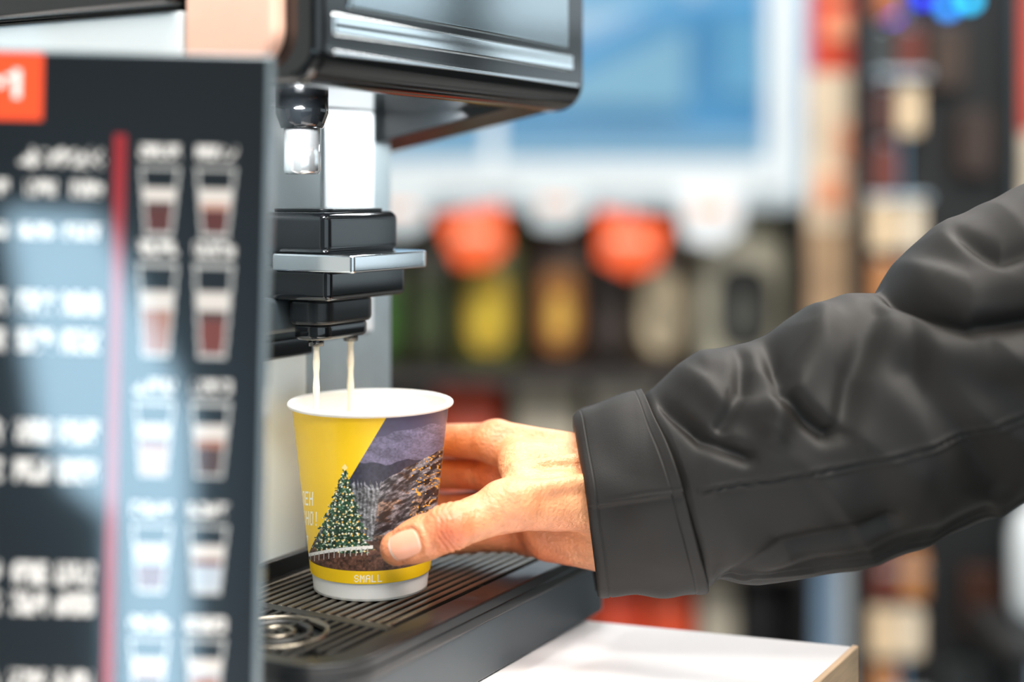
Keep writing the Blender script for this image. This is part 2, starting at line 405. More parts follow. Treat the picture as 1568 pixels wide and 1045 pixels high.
def paint_cup(u, v, vf, front):
    C = np.zeros(u.shape + (3,)); C[:] = (254, 206, 20)
    ul = 600 - .534 * (v - 632)
    ph = (u > ul) & (vf < 872) & front
    f1 = fbm(u / 14, v / 9, 5); f2 = fbm(u / 4, v / 4, 4); f3 = fbm(u / 30 + 9, v / 22, 3)
    f4 = fbm(u / 2.4 + 80, v / 2.0 + 5, 2); f5 = fbm(u / 9 + 33, (v + .55 * u) / 4.5, 4)
    base = np.array([110, 105, 130.]) * (0.50 + .50 * f1[..., None] + .38 * f4[..., None])
    C = np.where(ph[..., None], base, C)
    ridge = 652 + 22 * f3 - (u - 600) * .25
    sky = ph & (v < ridge); C[sky] = np.array([84, 80, 104]) * (0.85 + .3 * f3[sky][:, None])
    dk0 = 702 - (u - 570) * .05 + 16 * (f3 - .3)
    dark = ph & (v > dk0); C[dark] = np.array([50, 50, 66]) * (0.75 + .5 * f2[dark][:, None])
    spike = 726 + 16 * np.abs(((u / 6.3 + f3 * 3) % 1) - .5) * 2 + (u - 560) * .10 + 8 * vnoise(u / 11, u * 0)
    fo = ph & (v > spike)
    comb = .5 + .5 * np.sin(u * 1.15 + 5 * f3 + 4 * f1)
    C[fo] = np.array([172, 174, 180]) * (0.12 + .75 * np.clip(f2[fo] * 1.4 - .2, 0, 1)[:, None] + .4 * (comb * f4)[fo][:, None])
    edge = 738 - (u - 590) * .62 + 14 * (f3 - .5)
    tw = ph & (u > 590 + (760 - v) * .1) & (v > edge)
    con = np.clip((f5 - .36) * 3.4, 0, 1)
    C[tw] = np.array([36, 35, 39]) + np.array([134, 132, 134]) * (con * (.35 + .8 * f4))[tw][:, None]
    wr = tw & (f1 > .56); C[wr] = C[wr] * np.array([1.05, .88, .74])
    gl = tw & (vnoise(u / 2.6 + 50, v / 2.2) > .76) & (u > 628 + 14 * f3) & (f5 > .40) & (v < 792); C[gl] = (232, 168, 70)
    lo = ph & (v > 826 - (u - 560) * .02 + 8 * (f3 - .5)); C[lo] = np.array([120, 82, 66]) * (0.2 + 1.1 * f2[lo][:, None])
    dv = v - 712
    tw_ = np.maximum(dv, 0) * .345 * (0.78 + .32 * ((dv / 16.0 + .3 * vnoise(u / 12, v * 0)) % 1)) + 5 * (vnoise(u / 2.6, v / 2.6) - .5) + 1
    tr = (dv > 0) & (v < 842 + 3 * vnoise(u / 4, u * 0)) & (np.abs(u - 541 + dv * .02) < tw_) & front
    C[tr] = np.array([46, 84, 58]) * (0.15 + 1.7 * np.clip(f2[tr] - .12, 0, 1)[:, None])
    sn = tr & (vnoise(u / 2.0 + 9, v / 1.8 + 7) > .78); C[sn] = (176, 196, 176)
    for (cell, o1, o2, cc, r2, thr) in ((9.0, 0, 0, (255, 240, 180), .026, .3), (11.0, 4, 3, (240, 190, 90), .018, .35), (12.0, 7, 8, (255, 252, 236), .014, .35)):
        gx = np.floor((u + o1) / cell); gy = np.floor((v + o2) / cell)
        rx = vnoise(gx * 3.7 + .5 + o1, gy * 5.3 + .5) * .6 + .2; ry = vnoise(gx * 7.1 + 9.5, gy * 2.9 + .5 + o2) * .6 + .2
        fx = (u + o1) / cell - gx - rx; fy = (v + o2) / cell - gy - ry
        C[tr & (fx ** 2 + fy ** 2 < r2) & (rx > thr)] = cc
    st = (np.abs(u - 541) + np.abs(v - 711) * .8 < 4.5) & front; C[st] = (250, 226, 150)
    rail = 852 - (u - 478) * .17 - 10 * np.sin(np.clip((u - 478) / 104, 0, 1) * math.pi) * .35
    rl = front & (u < 584) & (np.abs(v - rail) < 2.6) & (vf < 872); C[rl] = (240, 236, 230)
    po = front & (u > ul) & (u < 584) & (v > rail) & (v < rail + 12) & ((u / 8) % 1 < .16) & (vf < 872); C[po] = (196, 190, 182)
    for s, a, b_, w, h in (('PlEH', 461, 750, 6.4, 22), ('ECHO!', 462, 781, 6.4, 22), ('7', 474, 820, 9, 22)):
        m = text_mask(u, v, s, a, b_, w, h, .3) & front; C[m] = (255, 250, 236)
    m = text_mask(u, vf, 'SMALL', 559, 878, 6.2, 11.5, .3) & front; C[m] = (255, 250, 238)
    C[vf > 893] = (246, 244, 240)
    return lin(np.clip(C, 0, 255))
cols_ = paint_cup(Uu, Vv, vflat, np.cos(PH) > 0.02).reshape(-1, 3)
verts = np.column_stack([(CX + RR * np.sin(PH)).ravel(), (CY - RR * np.cos(PH)).ravel(), ZZ.ravel()])
m_cup = mat('printed_paper', (240, 200, 40), 0.42, attr=True, var=0.015, coat=0.08)
m_paper = mat('white_paper', (244, 241, 235), 0.45, var=0.02, sss=0.05)
mesh_np('printed_wall', verts, grid_faces(520, NP_, wrap=True), m_cup, pc, colors=cols_)
rimp = [(3.86, ZR - .12)] + [(3.93 + .17 * math.cos(t), ZR + .02 + .15 * math.sin(t)) for t in np.linspace(-1.9, 3.4, 14)]
rimp += [(3.70, ZR - .15), (3.4, ZR - 2.9), (3.25, ZR - 4.2)]
lathe('rim_and_inside', rimp, CX, CY, m_paper, pc, 128)
lathe('base_ring', [(2.81, ZB + .2), (2.80, ZB + .02), (2.74, ZB), (2.66, ZB + .02), (2.66, ZB + .5), (0, ZB + .5)], CX, CY, m_paper, pc, 96)
lathe('milk_surface', [(3.40, ZR - 2.6), (3.3, ZR - 2.65), (1.5, ZR - 2.6), (0.001, ZR - 2.58)], CX, CY, m_milk, pc, 64)

# ================================================================== HAND
person = empty('person', (50, 56, -130))
hnd = dict(
 index=[(-0.8, 73.5, -12.95), (-4.3, 76.0, -13.3), (-7.0, 75.55, -13.5), (-9.0, 74.75, -13.6)],
 middle=[(-0.9, 74.9, -14.8), (-4.6, 76.6, -15.15), (-7.5, 75.6, -15.3), (-9.4, 74.4, -15.4)],
 ring=[(-0.3, 75.1, -16.6), (-4.1, 76.4, -17.0), (-7.0, 75.2, -17.15), (-8.9, 74.3, -17.2)],
 little=[(0.9, 74.6, -18.1), (-2.4, 75.8, -18.55), (-4.6, 75.3, -18.75), (-6.4, 74.65, -18.8)])
CMC = (4.0, 70.5, -15.1); TM = (-.1, 67.7, -14.95); TI = (-2.9, 66.6, -15.75); TT_ = (-5.35, 66.9, -16.75)
h = .06
lo = (-10.6, 64.8, -20.2); hi = (9.6, 78.4, -11.2)
P = gridP(lo, hi, h)
K = 1.0
F = cap(P, (5.6, 72.0, -14.7), hnd['index'][0], 1.45, 1.0)
F = smin(F, cap(P, (5.6, 72.2, -15.5), hnd['middle'][0], 1.5, 1.0), K)
F = smin(F, cap(P, (5.6, 72.2, -16.4), hnd['ring'][0], 1.5, .95), K)
F = smin(F, cap(P, (5.6, 72.1, -17.0), hnd['little'][0], 1.5, .9), K)
F = smin(F, cap(P, (5.6, 71.9, -15.1), (14, 70, -13.9), 2.1, 2.5), K)
F = smin(F, cap(P, (5.6, 71.9, -16.8), (14, 70, -15.6), 2.1, 2.5), K)
F = smin(F, cap(P, (2.0, 73.2, -17.5), (5.4, 72.2, -17.3), 1.45, 2.0), K)
F = smin(F, cap(P, CMC, TM, 1.75, 1.16), .7)
F = smin(F, cap(P, (3.8, 71.6, -14.1), (0.5, 71.3, -13.55), 1.5, 1.0), .8)
F = smin(F, cap(P, (.2, 73.0, -13.3), (.35, 69.2, -14.2), .75, .85), .8)
F = smin(F, cap(P, TM, TI, 1.13, 1.0), .45)
T = smin(cap(P, TI, tuple(np.array(TI) + .62 * (np.array(TT_) - TI)), 1.06, 1.0), cap(P, tuple(np.array(TI) + .5 * (np.array(TT_) - TI)), TT_, 1.0, .82), .3)
F = smin(F, T, .3)
F = smin(F, cap(P, (TI[0] + .2, TI[1] - .15, TI[2] + .16), (TI[0] - .15, TI[1] - .15, TI[2] + .1), 1.06, 1.04), .2)
F = smin(F, cap(P, (4.3, 68.95, -13.85), (0.0, 66.8, -14.2), .32, .40), .40)
F = smin(F, cap(P, (4.8, 70.15, -12.95), (0.2, 69.2, -13.45), .26, .3), .45)
F = smin(F, cap(P, (4.6, 71.6, -12.65), (-0.6, 73.0, -12.12), .24, .28), .45)
F = smin(F, cap(P, (TM[0] + .3, TM[1] - .2, TM[2] + .25), (TM[0] - .4, TM[1] - .3, TM[2] + .15), 1.10, 1.08), .3)
R = dict(index=(.98, .86, .76, .62), middle=(.98, .86, .76, .63), ring=(.92, .8, .72, .6), little=(.82, .7, .62, .54))
FG = None
for k, J in hnd.items():
    r = R[k]
    f = cap(P, J[0], J[1], r[0], r[1] * .96)
    f = smin(f, cap(P, J[1], J[2], r[1], r[2]), .25)
    f = smin(f, cap(P, J[2], J[3], r[2], r[3]), .2)
    f = smin(f, cap(P, J[0], J[0], r[0] + .08, r[0] + .08), .3)
    FG = f if FG is None else smin(FG, f, .10)
F = smin(F, FG, .40)
TIv = np.array(TI); e1_ = (np.array(TT_) - TIv); e1_ /= np.linalg.norm(e1_)
sx = (P[0] - TI[0]) * e1_[0] + (P[1] - TI[1]) * e1_[1] + (P[2] - TI[2]) * e1_[2]
dI = np.sqrt((P[0] - TI[0]) ** 2 + (P[1] - TI[1]) ** 2 + (P[2] - TI[2]) ** 2)
wob = .09 * np.sin(P[2] * 5 + P[1] * 3)
mask = np.exp(-(np.maximum(dI - 1.0, 0) / .35) ** 2)
for s0, dp, w in ((-.55, .035, .07), (-.32, .06, .07), (-.12, .055, .07), (.08, .08, .08), (.30, .055, .07)):
    bend = s0 * (1 + .45 * np.abs(P[2] - TI[2]))
    F = F + mask * dp * np.exp(-((sx + wob - bend) / w) ** 2)
for (c0, c1, dp) in (((1.2, 68.0, -15.6), (2.0, 69.0, -17.2), .15), ((.5, 67.8, -15.6), (1.0, 68.6, -16.9), .10), ((2.0, 68.3, -14.9), (2.9, 69.4, -17.0), .15), ((2.9, 68.8, -14.3), (3.7, 69.6, -16.2), .10),
                     ((1.7, 67.6, -14.2), (2.2, 68.2, -15.2), .09), ((-1.6, 66.2, -15.0), (-1.2, 66.7, -16.3), .05), ((-.7, 66.3, -14.4), (-.2, 66.6, -15.8), .07), ((3.3, 70.6, -12.6), (4.1, 69.3, -13.8), .08), ((4.1, 71, -12.4), (4.8, 69.4, -13.8), .08)):
    dcr = cap(P, c0, c1, 0, 0); F = F + dp * np.exp(-(dcr / .16) ** 2)
nrm = np.array([-.20, -1.0, .16]); nrm -= nrm @ e1_ * e1_; nrm /= np.linalg.norm(nrm); e2_ = np.cross(nrm, e1_)
nc = TIv + e1_ * 1.98
dN = (P[0] - nc[0]) * nrm[0] + (P[1] - nc[1]) * nrm[1] + (P[2] - nc[2]) * nrm[2]
a1 = (P[0] - nc[0]) * e1_[0] + (P[1] - nc[1]) * e1_[1] + (P[2] - nc[2]) * e1_[2]
a2 = (P[0] - nc[0]) * e2_[0] + (P[1] - nc[1]) * e2_[1] + (P[2] - nc[2]) * e2_[2]
rn = ((np.abs(a1) / .80) ** 3 + (np.abs(a2) / .70) ** 3) ** (1 / 3.)
F = F + np.where(dN > .3, 1, 0) * .085 / (1 + np.exp((rn - 1) / .06))
F = F - np.where(dN > .2, 1, 0) * .045 * np.exp(-((rn - 1.18) / .16) ** 2) * (a1 < .5)
dc = np.sqrt((P[0] - CX) ** 2 + (P[1] - CY) ** 2) - (2.86 + (P[2] - ZB) / (ZR - ZB) * 1.0) - .015
F = np.maximum(F, -dc)
F = np.maximum(F, P[0] - 9.3 + 0 * F)
V, Fc = surface_net(F.astype(np.float64), lo, h)
del F, dc, mask, dI, sx, FG, T, dN, a1, a2, rn
def gz(c, r): return np.exp(-(np.linalg.norm(V - np.array(c), axis=1) / r) ** 2)
red = 1.0 * gz((TI[0], TI[1] - .8, TI[2]), 1.2) + .6 * gz((TT_[0], TT_[1], TT_[2]), 1.5) + .6 * gz((TM[0], TM[1], TM[2] - .8), 1.4) + .5 * gz((-1, 74, -13), 1.6) + 1.0 * gz((-1.5, 75, -15.5), 2.8) + .9 * gz((2, 73.5, -18.5), 2.4) + .4 * gz((-3.6, 75.5, -13.3), 1.3) + .4 * gz((2.2, 69, -16.5), 1.6)
red = np.clip(red, 0, 1)[:, None]
nz = np.array([mnoise.noise(Vector(p * .9)) for p in V])[:, None]
cA = lin((220, 152, 108)); cB = lin((196, 98, 62)); cC = lin((230, 178, 134))
sk = cA * (1 - red) + cB * red
sk = sk * (1 - .4 * np.clip(nz, 0, 1)) + cC * .4 * np.clip(nz, 0, 1)
m_skin = mat('skin', (220, 160, 125), 0.38, attr=True, var=0.12, nscale=160, bump=0.9, bscale=520, sss=0.05)
hand = mesh_np('hand', V, Fc, m_skin, person, colors=sk)
sm = hand.modifiers.new('s', 'SMOOTH'); sm.iterations = 1; sm.factor = .5
NU_, NV_ = 40, 32
NVt = []
for i in range(NU_):
    for j in range(NV_):
        u = -1 + 2 * i / (NU_ - 1); v = -1 + 2 * j / (NV_ - 1)
        uu = u * math.sqrt(max(0, 1 - v * v * .36)); vv = v * math.sqrt(max(0, 1 - u * u * .36))
        along = uu * .84; ac = vv * .74
        rr = .985 - .03 * uu - .05 * max(uu, 0) ** 2
        edge = max(abs(u), abs(v))
        lift = .0 - .06 * max(0, edge - .85) / .15 + .03 * max(0, u)
        ang = ac / rr
        NVt.append(nc + e1_ * along + (nrm * math.cos(ang) + e2_ * math.sin(ang)) * (rr + lift))
uvn = [(-1 + 2 * i / (NU_ - 1)) for i in range(NU_) for j in range(NV_)]
nailc = np.array([lin((238, 208, 186)) if t > .88 else (lin((232, 180, 154)) if t < -.72 else lin((224, 158, 130)) * (1 - .10 * t)) for t in uvn])
m_nail = mat('nail', (226, 160, 140), 0.24, attr=True, var=0.03, coat=0.3, sss=0.05)
mesh_np('thumb_nail', np.array(NVt), grid_faces(NU_, NV_), m_nail, person, colors=nailc, recalc=True)

# ================================================================== JACKET SLEEVE
def smooth_interp(xs, ys, x, s=.22):
    g = np.arange(2, 31, .05); y = np.interp(g, xs, ys)
    k = np.exp(-(np.arange(-20, 21) * .05 / s) ** 2); k /= k.sum()
    yy = np.convolve(np.pad(y, 20, mode='edge'), k, 'valid')
    return np.interp(x, g, yy)
topx = [2, 3.06, 3.45, 5, 6.5, 7.28, 8.23, 9.33, 10.4, 11.64, 12.53, 13.45, 14.33, 16.1, 17.8, 18.38, 19.0, 20.1, 21.75, 23.57, 26, 29]
topz = [-11.9, -11.8, -11.4, -10.9, -10.35, -9.67, -8.68, -7.95, -7.8, -7.53, -7.12, -6.31, -5.66, -4.99, -4.95, -3.55, -2.93, -1.68, -.91, .07, 1.5, 3.0]
botx = [2, 4.4, 9.33, 9.9, 11.64, 14.04, 16.1, 19, 23.57, 29]
botz = [-20.2, -20.2, -19.56, -19.0, -19.07, -18.56, -18.03, -16.65, -14.3, -11.6]
def sleeve_pt(x, th, off=0.0):
    zt = smooth_interp(topx, topz, x); zb = smooth_interp(botx, botz, x)
    zc = (zt + zb) / 2; hz = (zt - zb) / 2 + off
    hy = np.interp(x, [3, 7, 12, 18, 29], [3.9, 4.6, 5.4, 6.0, 6.4]) + off
    yc = 71.9 - .28 * (x - 4)
    c, s = np.cos(th), np.sin(th)
    e = .92
    return np.stack([x, yc - hy * np.sign(c) * np.abs(c) ** e, zc + hz * np.sign(s) * np.abs(s) ** e], -1), c, s
def seg_d(x, z, pts):
    best = np.full(x.shape, 1e9)
    for (a, b) in zip(pts[:-1], pts[1:]):
        a = np.array(a); b = np.array(b); ba = b - a
        t = np.clip(((x - a[0]) * ba[0] + (z - a[1]) * ba[1]) / (ba @ ba), 0, 1)
        best = np.minimum(best, np.hypot(x - a[0] - t * ba[0], z - a[1] - t * ba[1]))
    return best
creases = [
 ([(17.7, -5.0), (19.8, -5.9), (23.5, -5.2), (27, -4)], -.95, .40), ([(18.0, -3.6), (20, -4.3), (23.6, -3.6)], .5, .8), ([(17.0, -6.4), (20.4, -7.4), (25, -6.6)], .5, .9),
 ([(14.5, -5.7), (13.4, -7.9), (11.8, -10.8)], .65, .7), ([(12.2, -7.3), (12.3, -9.4), (13.9, -10.8)], -.7, .45), ([(16.6, -5.6), (15.2, -8.2), (14.6, -10.6)], -.55, .55),
 ([(7.3, -10.2), (8.8, -11.5), (10.6, -12.1)], -.65, .40), ([(8.3, -8.9), (9.9, -9.9), (11.6, -10.0)], .45, .6), ([(10.9, -7.9), (10.6, -9.3), (9.6, -10.9)], -.45, .38),
 ([(9.9, -18.8), (12.3, -16.4), (16.6, -14.9)], -.5, .55), ([(11.5, -18.4), (15.5, -16.9), (21.0, -14.5)], -.35, .5), ([(17.5, -8.0), (19.5, -10.8), (21.0, -13.2)], -.45, .8),
 ([(20.4, -1.9), (21.4, -3.0), (23.8, -2.2)], -.5, .40)]
seams = [([(8.7, -13.85), (12.6, -12.9), (16.6, -11.8), (20, -10.5), (23.6, -9.0), (28, -7)], .09), ([(10, -18.6), (14, -17.9), (19, -15.9), (24, -13.4), (28, -11.5)], .08)]
NU, NT = 560, 420
th = np.linspace(0, 2 * math.pi, NT, endpoint=False)
s_ = np.linspace(0, 1, NU)[:, None]
THm = np.repeat(th[None, :], NU, 0)
xL = 7.6 - 1.5 * np.sin(THm)
Xs = xL + (29 - xL) * s_
Ps, c, s = sleeve_pt(Xs, THm)
Dsp = np.zeros(Xs.shape)
front = np.clip(c * 1.5 + .15, 0, 1)
for pts, dp, w in creases:
    dd = seg_d(Ps[..., 0], Ps[..., 2], pts); Dsp += front * dp * np.exp(-(dd / w) ** 2)
flat = Ps.reshape(-1, 3)
def nz3(q): return np.array([mnoise.noise(Vector(p)) for p in q])
q1 = np.column_stack([flat[:, 0] * .32 + flat[:, 2] * .24, flat[:, 1] * .12, flat[:, 2] * .12 - flat[:, 0] * .04])
n1 = nz3(q1).reshape(Xs.shape); rid = 1 - np.sqrt(n1 ** 2 + .003) * 2.2
q2 = np.column_stack([flat[:, 0] * .5 - flat[:, 2] * .25 + 9, flat[:, 1] * .2, flat[:, 2] * .25 + flat[:, 0] * .08])
n2 = nz3(q2).reshape(Xs.shape)
wgt = .25 + .75 * np.abs(c)
Dsp += wgt * (.34 * (rid - .6) + .12 * n2)
for pts, dp in seams:
    dd = seg_d(Ps[..., 0], Ps[..., 2], pts); Dsp += front * (dp * np.exp(-((dd - .12) / .08) ** 2) - dp * 1.4 * np.exp(-(dd / .07) ** 2))
Dsp = Dsp * np.clip(s_ * 14, .0, 1) - .25 * np.clip(1 - s_ * 30, 0, 1)
Ps[..., 1] -= Dsp * c; Ps[..., 2] += Dsp * s
m_fab = mat('jacket_fabric', (25, 23, 21), 0.58, var=0.12, nscale=18, bump=0.22, bscale=2600, sheen=0.0, spec=0.30)
mesh_np('sleeve', Ps.reshape(-1, 3), grid_faces(NU, NT, True), m_fab, person)
rowsC = []
def cuff_row(f, off):
    x0 = 3.66 - .6 * np.sin(th); x1 = 8.0 - 1.5 * np.sin(th)
    x = x0 + (x1 - x0) * f
    p, c, s = sleeve_pt(x, th, off)
    nn = np.array([mnoise.noise(Vector((a[0] * .5, a[1] * .35, a[2] * .45))) for a in p])
    tab = np.where(c > -.2, .22 / (1 + np.exp(-(p[:, 2] - np.interp(p[:, 0], [4.0, 8.7], [-15.0, -13.8])) / .03)), .22) * (0 if off < 0 else 1)
    dd = seg_d(p[:, 0], p[:, 2], [(4.0, -14.75), (6.0, -14.2), (8.9, -13.5)])
    st = np.where(c > 0, -.05 * np.exp(-(dd / .05) ** 2), 0) * (0 if off < 0 else 1)
    dsp = .30 * nn + tab + st
    p[:, 1] -= dsp * c; p[:, 2] += dsp * s
    return p
rowsC.append(cuff_row(1.0, -.15))
rowsC.append(cuff_row(1.0, .08)); rowsC.append(cuff_row(.992, .14))
for f in np.linspace(.98, .9, 8): rowsC.append(cuff_row(f, .16))
rowsC.append(cuff_row(.89, .10))
for f in np.linspace(.88, .12, 80): rowsC.append(cuff_row(f, .16))
rowsC.append(cuff_row(.11, .10))
for f in np.linspace(.10, .05, 6): rowsC.append(cuff_row(f, .17))
rowsC.append(cuff_row(.03, .15)); rowsC.append(cuff_row(0.0, .06)); rowsC.append(cuff_row(0.0, -.08))
for f in np.linspace(.03, .9, 14): rowsC.append(cuff_row(f, -.2))
Rc = np.stack(rowsC)
mesh_np('cuff', Rc.reshape(-1, 3), grid_faces(len(rowsC), NT, True), m_fab, person)

# rest of the customer (outside the photo frame)
P = gridP((18, 18, -100), (84, 92, 30), 1.1)
EL = (28.5, 64.8, -5.0); SH = (48, 69, 11)
F = cap(P, EL, SH, 5.9, 7.2)
F = smin(F, ell(P, (53, 52, -8), (13, 19, 30)), 6)
F = smin(F, ell(P, (53, 52, -36), (13, 18, 22)), 6)
F = smin(F, cap(P, (53, 42, 14), (53, 62, 14), 6.5, 6.5), 8)
F = smin(F, cap(P, (50, 35, 11), (54, 29, -18), 7, 5.8), 4)
F = smin(F, cap(P, (54, 29, -18), (47, 31, -42), 5.8, 4.4), 3)
F = smin(F, cap(P, (54, 52, 18), (53, 52, 23), 7, 6), 4)
V, Fc = surface_net(F.astype(np.float64), (18, 18, -100), 1.1)
mesh_np('jacket_body', V, Fc, m_fab, person)
m_trous = mat('trousers', (44, 50, 62), 0.8, var=0.1)
P = gridP((35, 30, -129.9), (75, 75, -40), 1.1)
F = cap(P, (53, 60, -50), (52, 61, -88), 9.5, 6.8); F = smin(F, cap(P, (52, 61, -88), (54, 61, -124), 6.8, 5.0), 2)
G = cap(P, (53, 43, -50), (52, 42, -88), 9.5, 6.8); G = smin(G, cap(P, (52, 42, -88), (54, 42, -124), 6.8, 5.0), 2)
F = smin(F, G, 1.5)
V, Fc = surface_net(F.astype(np.float64), (35, 30, -129.9), 1.1); mesh_np('trousers', V, Fc, m_trous, person)
P = gridP((34, 30, -131), (66, 75, -118), .8)
F = smin(cap(P, (55, 61, -126), (43, 62, -127.2), 4.4, 3.6), cap(P, (55, 42, -126), (43, 41, -127.2), 4.4, 3.6), .2); F = np.maximum(F, -129.9 - P[2])
V, Fc = surface_net(F.astype(np.float64), (34, 30, -131), .8); mesh_np('shoes', V, Fc, mat('shoe_leather', (36, 32, 30), .4), person)
P = gridP((36, 38, 18), (66, 66, 52), .6)
F = ell(P, (52, 52, 35), (9.4, 7.6, 11.2)); F = smin(F, ell(P, (48, 52, 29), (6.2, 5.6, 6.5)), 3); F = smin(F, cap(P, (54, 52, 20), (53.5, 52, 30), 5.6, 5.6), 2.5)
F = smin(F, cap(P, (42.6, 52, 35), (40.9, 52, 31.6), .8, 1.3), .8); F = smin(F, cap(P, (42.7, 50.3, 27.6), (42.7, 53.7, 27.6), .6, .6), .5)
for sgn in (-1, 1):
    F = smin(F, ell(P, (53, 52 + sgn * 7.7, 33), (2.0, .9, 3.0)), .5); F = np.maximum(F, -ell(P, (42.3, 52 + sgn * 3.1, 35.2), (1.6, 1.5, 1.0)))
V, Fc = surface_net(F.astype(np.float64), (36, 38, 18), .6)
hc = np.where(((V[:, 2] > 38.5) | ((V[:, 0] > 54.5) & (V[:, 2] > 28)))[:, None], lin((70, 50, 36)), cA)
mesh_np('head', V, Fc, m_skin, person, colors=hc)
for sgn in (-1, 1):
    lathe('eye', [(.01, 34.2), (.7, 34.5), (1.0, 35.2), (.7, 35.9), (.01, 36.2)], 43.6, 52 + sgn * 3.1, m_white, person, 16)
P = gridP((36, 20, -60), (56, 44, -36), .5)
F = ell(P, (46, 31.5, -46), (2.2, 2.0, 4.2))
for i in range(4): F = smin(F, cap(P, (44.6 + i * 1.1, 31.5, -48.5), (43.5 + i * 1.2, 31.8, -55 + abs(i - 1.4) * .7), .85, .65), .3)
F = smin(F, cap(P, (44.2, 31.8, -44.5), (41.8, 32.3, -50), .9, .7), .5)
V, Fc = surface_net(F.astype(np.float64), (36, 20, -60), .5); mesh_np('other_hand', V, Fc, m_skin, person, colors=np.repeat(cA[None], len(V), 0))

# ================================================================== ROOM + STREET
m_wall = mat('wall_paint', (214, 216, 214), 0.8, var=0.03, nscale=3)
m_walld = mat('wall_dark', (52, 56, 58), 0.7, var=0.05, nscale=3)
m_frame = mat('window_frame_white', (228, 236, 240), 0.4, var=0.03)
boxes('floor', [(-260, 300, -180, 345, -132, -130)], mat('floor_tile', (150, 150, 148), 0.35, var=0.12, nscale=2), None)
boxes('ceiling', [(-260, 300, -180, 345, 150, 154)], mat('ceiling_paint', (225, 226, 226), 0.85, var=0.03, nscale=3), None)
boxes('wall_back', [(-260, -70, 335, 345, -130, 150)], m_wall, None)
boxes('wall_back.001', [(-70, 63.5, 335, 345, -130, -1)], m_wall, None)
boxes('wall_back.002', [(-70, 300, 335, 345, 113, 150)], m_wall, None)
boxes('wall_back.003', [(151, 300, 335, 345, -130, 113)], m_wall, None)
boxes('wall_left', [(-270, -260, -180, 345, -130, 150)], m_wall, None)
boxes('wall_right', [(300, 308, -180, 345, -130, -30), (300, 308, -180, 345, 118, 150), (300, 308, 20, 70, -30, 118), (300, 308, 318, 345, -30, 118), (300, 308, -180, -150, -30, 118)], m_walld, None)
boxes('window_2', [(299, 306, 70, 74, -30, 118), (299, 306, 314, 318, -30, 118), (299, 306, 150, 158, -30, 118), (299, 306, 226, 240, -30, 118), (298, 306, 70, 318, -32, -29), (299, 306, 70, 318, 40, 46)], m_walld, None, bevel=.3)
boxes('wall_front', [(-260, 10, -188, -180, -130, 150), (10, 300, -188, -180, -130, -60), (10, 300, -188, -180, 120, 150)], m_walld, None)
boxes('window_3', [(10, 15, -187, -181, -60, 120), (150, 156, -187, -181, -60, 120), (292, 300, -187, -181, -60, 120), (10, 300, -187, -180, -62, -59)], m_frame, None, bevel=.3)
fl = empty('board_glare_source', (-70, -166, -130))  # unseen glowing panel added behind the camera, shaped for the menu board's glare
fp = [(-96, -4), (-79, -5), (-73, -16), (-64, -36), (-61, -44), (-61, -122), (-75.5, -122), (-76, -62), (-84, -56), (-90, -44), (-93, -24)]
nP = len(fp); Vf = [(p[0], -167, p[1]) for p in fp] + [(p[0], -165.5, p[1]) for p in fp]
mesh_np('glare_panel', Vf, [tuple(range(nP)), tuple(range(2 * nP - 1, nP - 1, -1))] + [(i, (i + 1) % nP, nP + (i + 1) % nP, nP + i) for i in range(nP)], mat('glare_emission', (180, 218, 240), .6, var=.03, emit=20.0), fl, smooth=False, recalc=True)
boxes('glare_panel_base', [(-82, -56, -174, -158, -130, -122)], m_walld, fl, bevel=1)
boxes('street_ground', [(-900, 1200, 346, 1500, -136, -131)], mat('asphalt', (120, 136, 150), 0.8, var=0.08, nscale=4), None)
fac = empty('street_building', (100, 1000, -131))
boxes('facade', [(-600, 900, 1000, 1040, -131, 170)], mat('facade', (138, 190, 216), 0.8, var=0.08, nscale=.6), fac)
boxes('facade_bands', [(-600, 900, 994, 1000, 20, 34), (-600, 900, 994, 1000, 104, 126)] + [(x, x + 14, 993, 1000, -131, 170) for x in range(-600, 900, 120)], mat('facade_trim', (206, 224, 234), 0.7), fac)
van = empty('parked_van', (80, 560, -131))
m_van = mat('van_paint', (84, 162, 208), 0.4, coat=.2, var=.14, nscale=2)
def wprism(name, poly, y0, y1, m, parent, bevel=0.0):
    nP = len(poly); V = [(p[0], y0, p[1]) for p in poly] + [(p[0], y1, p[1]) for p in poly]
    Fq = [tuple(range(nP)), tuple(range(2 * nP - 1, nP - 1, -1))] + [(i, (i + 1) % nP, nP + (i + 1) % nP, nP + i) for i in range(nP)]
    return mesh_np(name, V, Fq, m, parent, smooth=bevel > 0, recalc=True, bevel=bevel)
wprism('van_body', [(-115, -110), (230, -110), (232, -30), (222, 30), (170, 56), (130, 70), (90, 76), (60, 72), (30, 58), (-14, 36), (-90, 28), (-116, -20)], 540, 700, m_van, van, bevel=6)
wprism('van_windows', [(-4, 30), (30, 46), (66, 62), (66, 30)], 537, 541, mat('van_glass', (150, 200, 222), .3), van, bevel=1)
wprism('van_stripe', [(78, 34), (108, 34), (104, 62), (78, 66)], 537.5, 541, mat('van_light', (120, 186, 220), .4), van, bevel=1)
wprism('van_band', [(-112, -14), (230, -14), (230, 22), (-104, 22)], 537.5, 541, mat('van_white', (150, 190, 212), .4), van, bevel=1)
for x in (-40, 175):
    pts = [(x + 33 * math.cos(t), -98 + 33 * math.sin(t)) for t in np.linspace(0, 2 * math.pi, 32, endpoint=False)]
    wprism('wheel', pts, 536, 560, m_blacks, van, bevel=3)
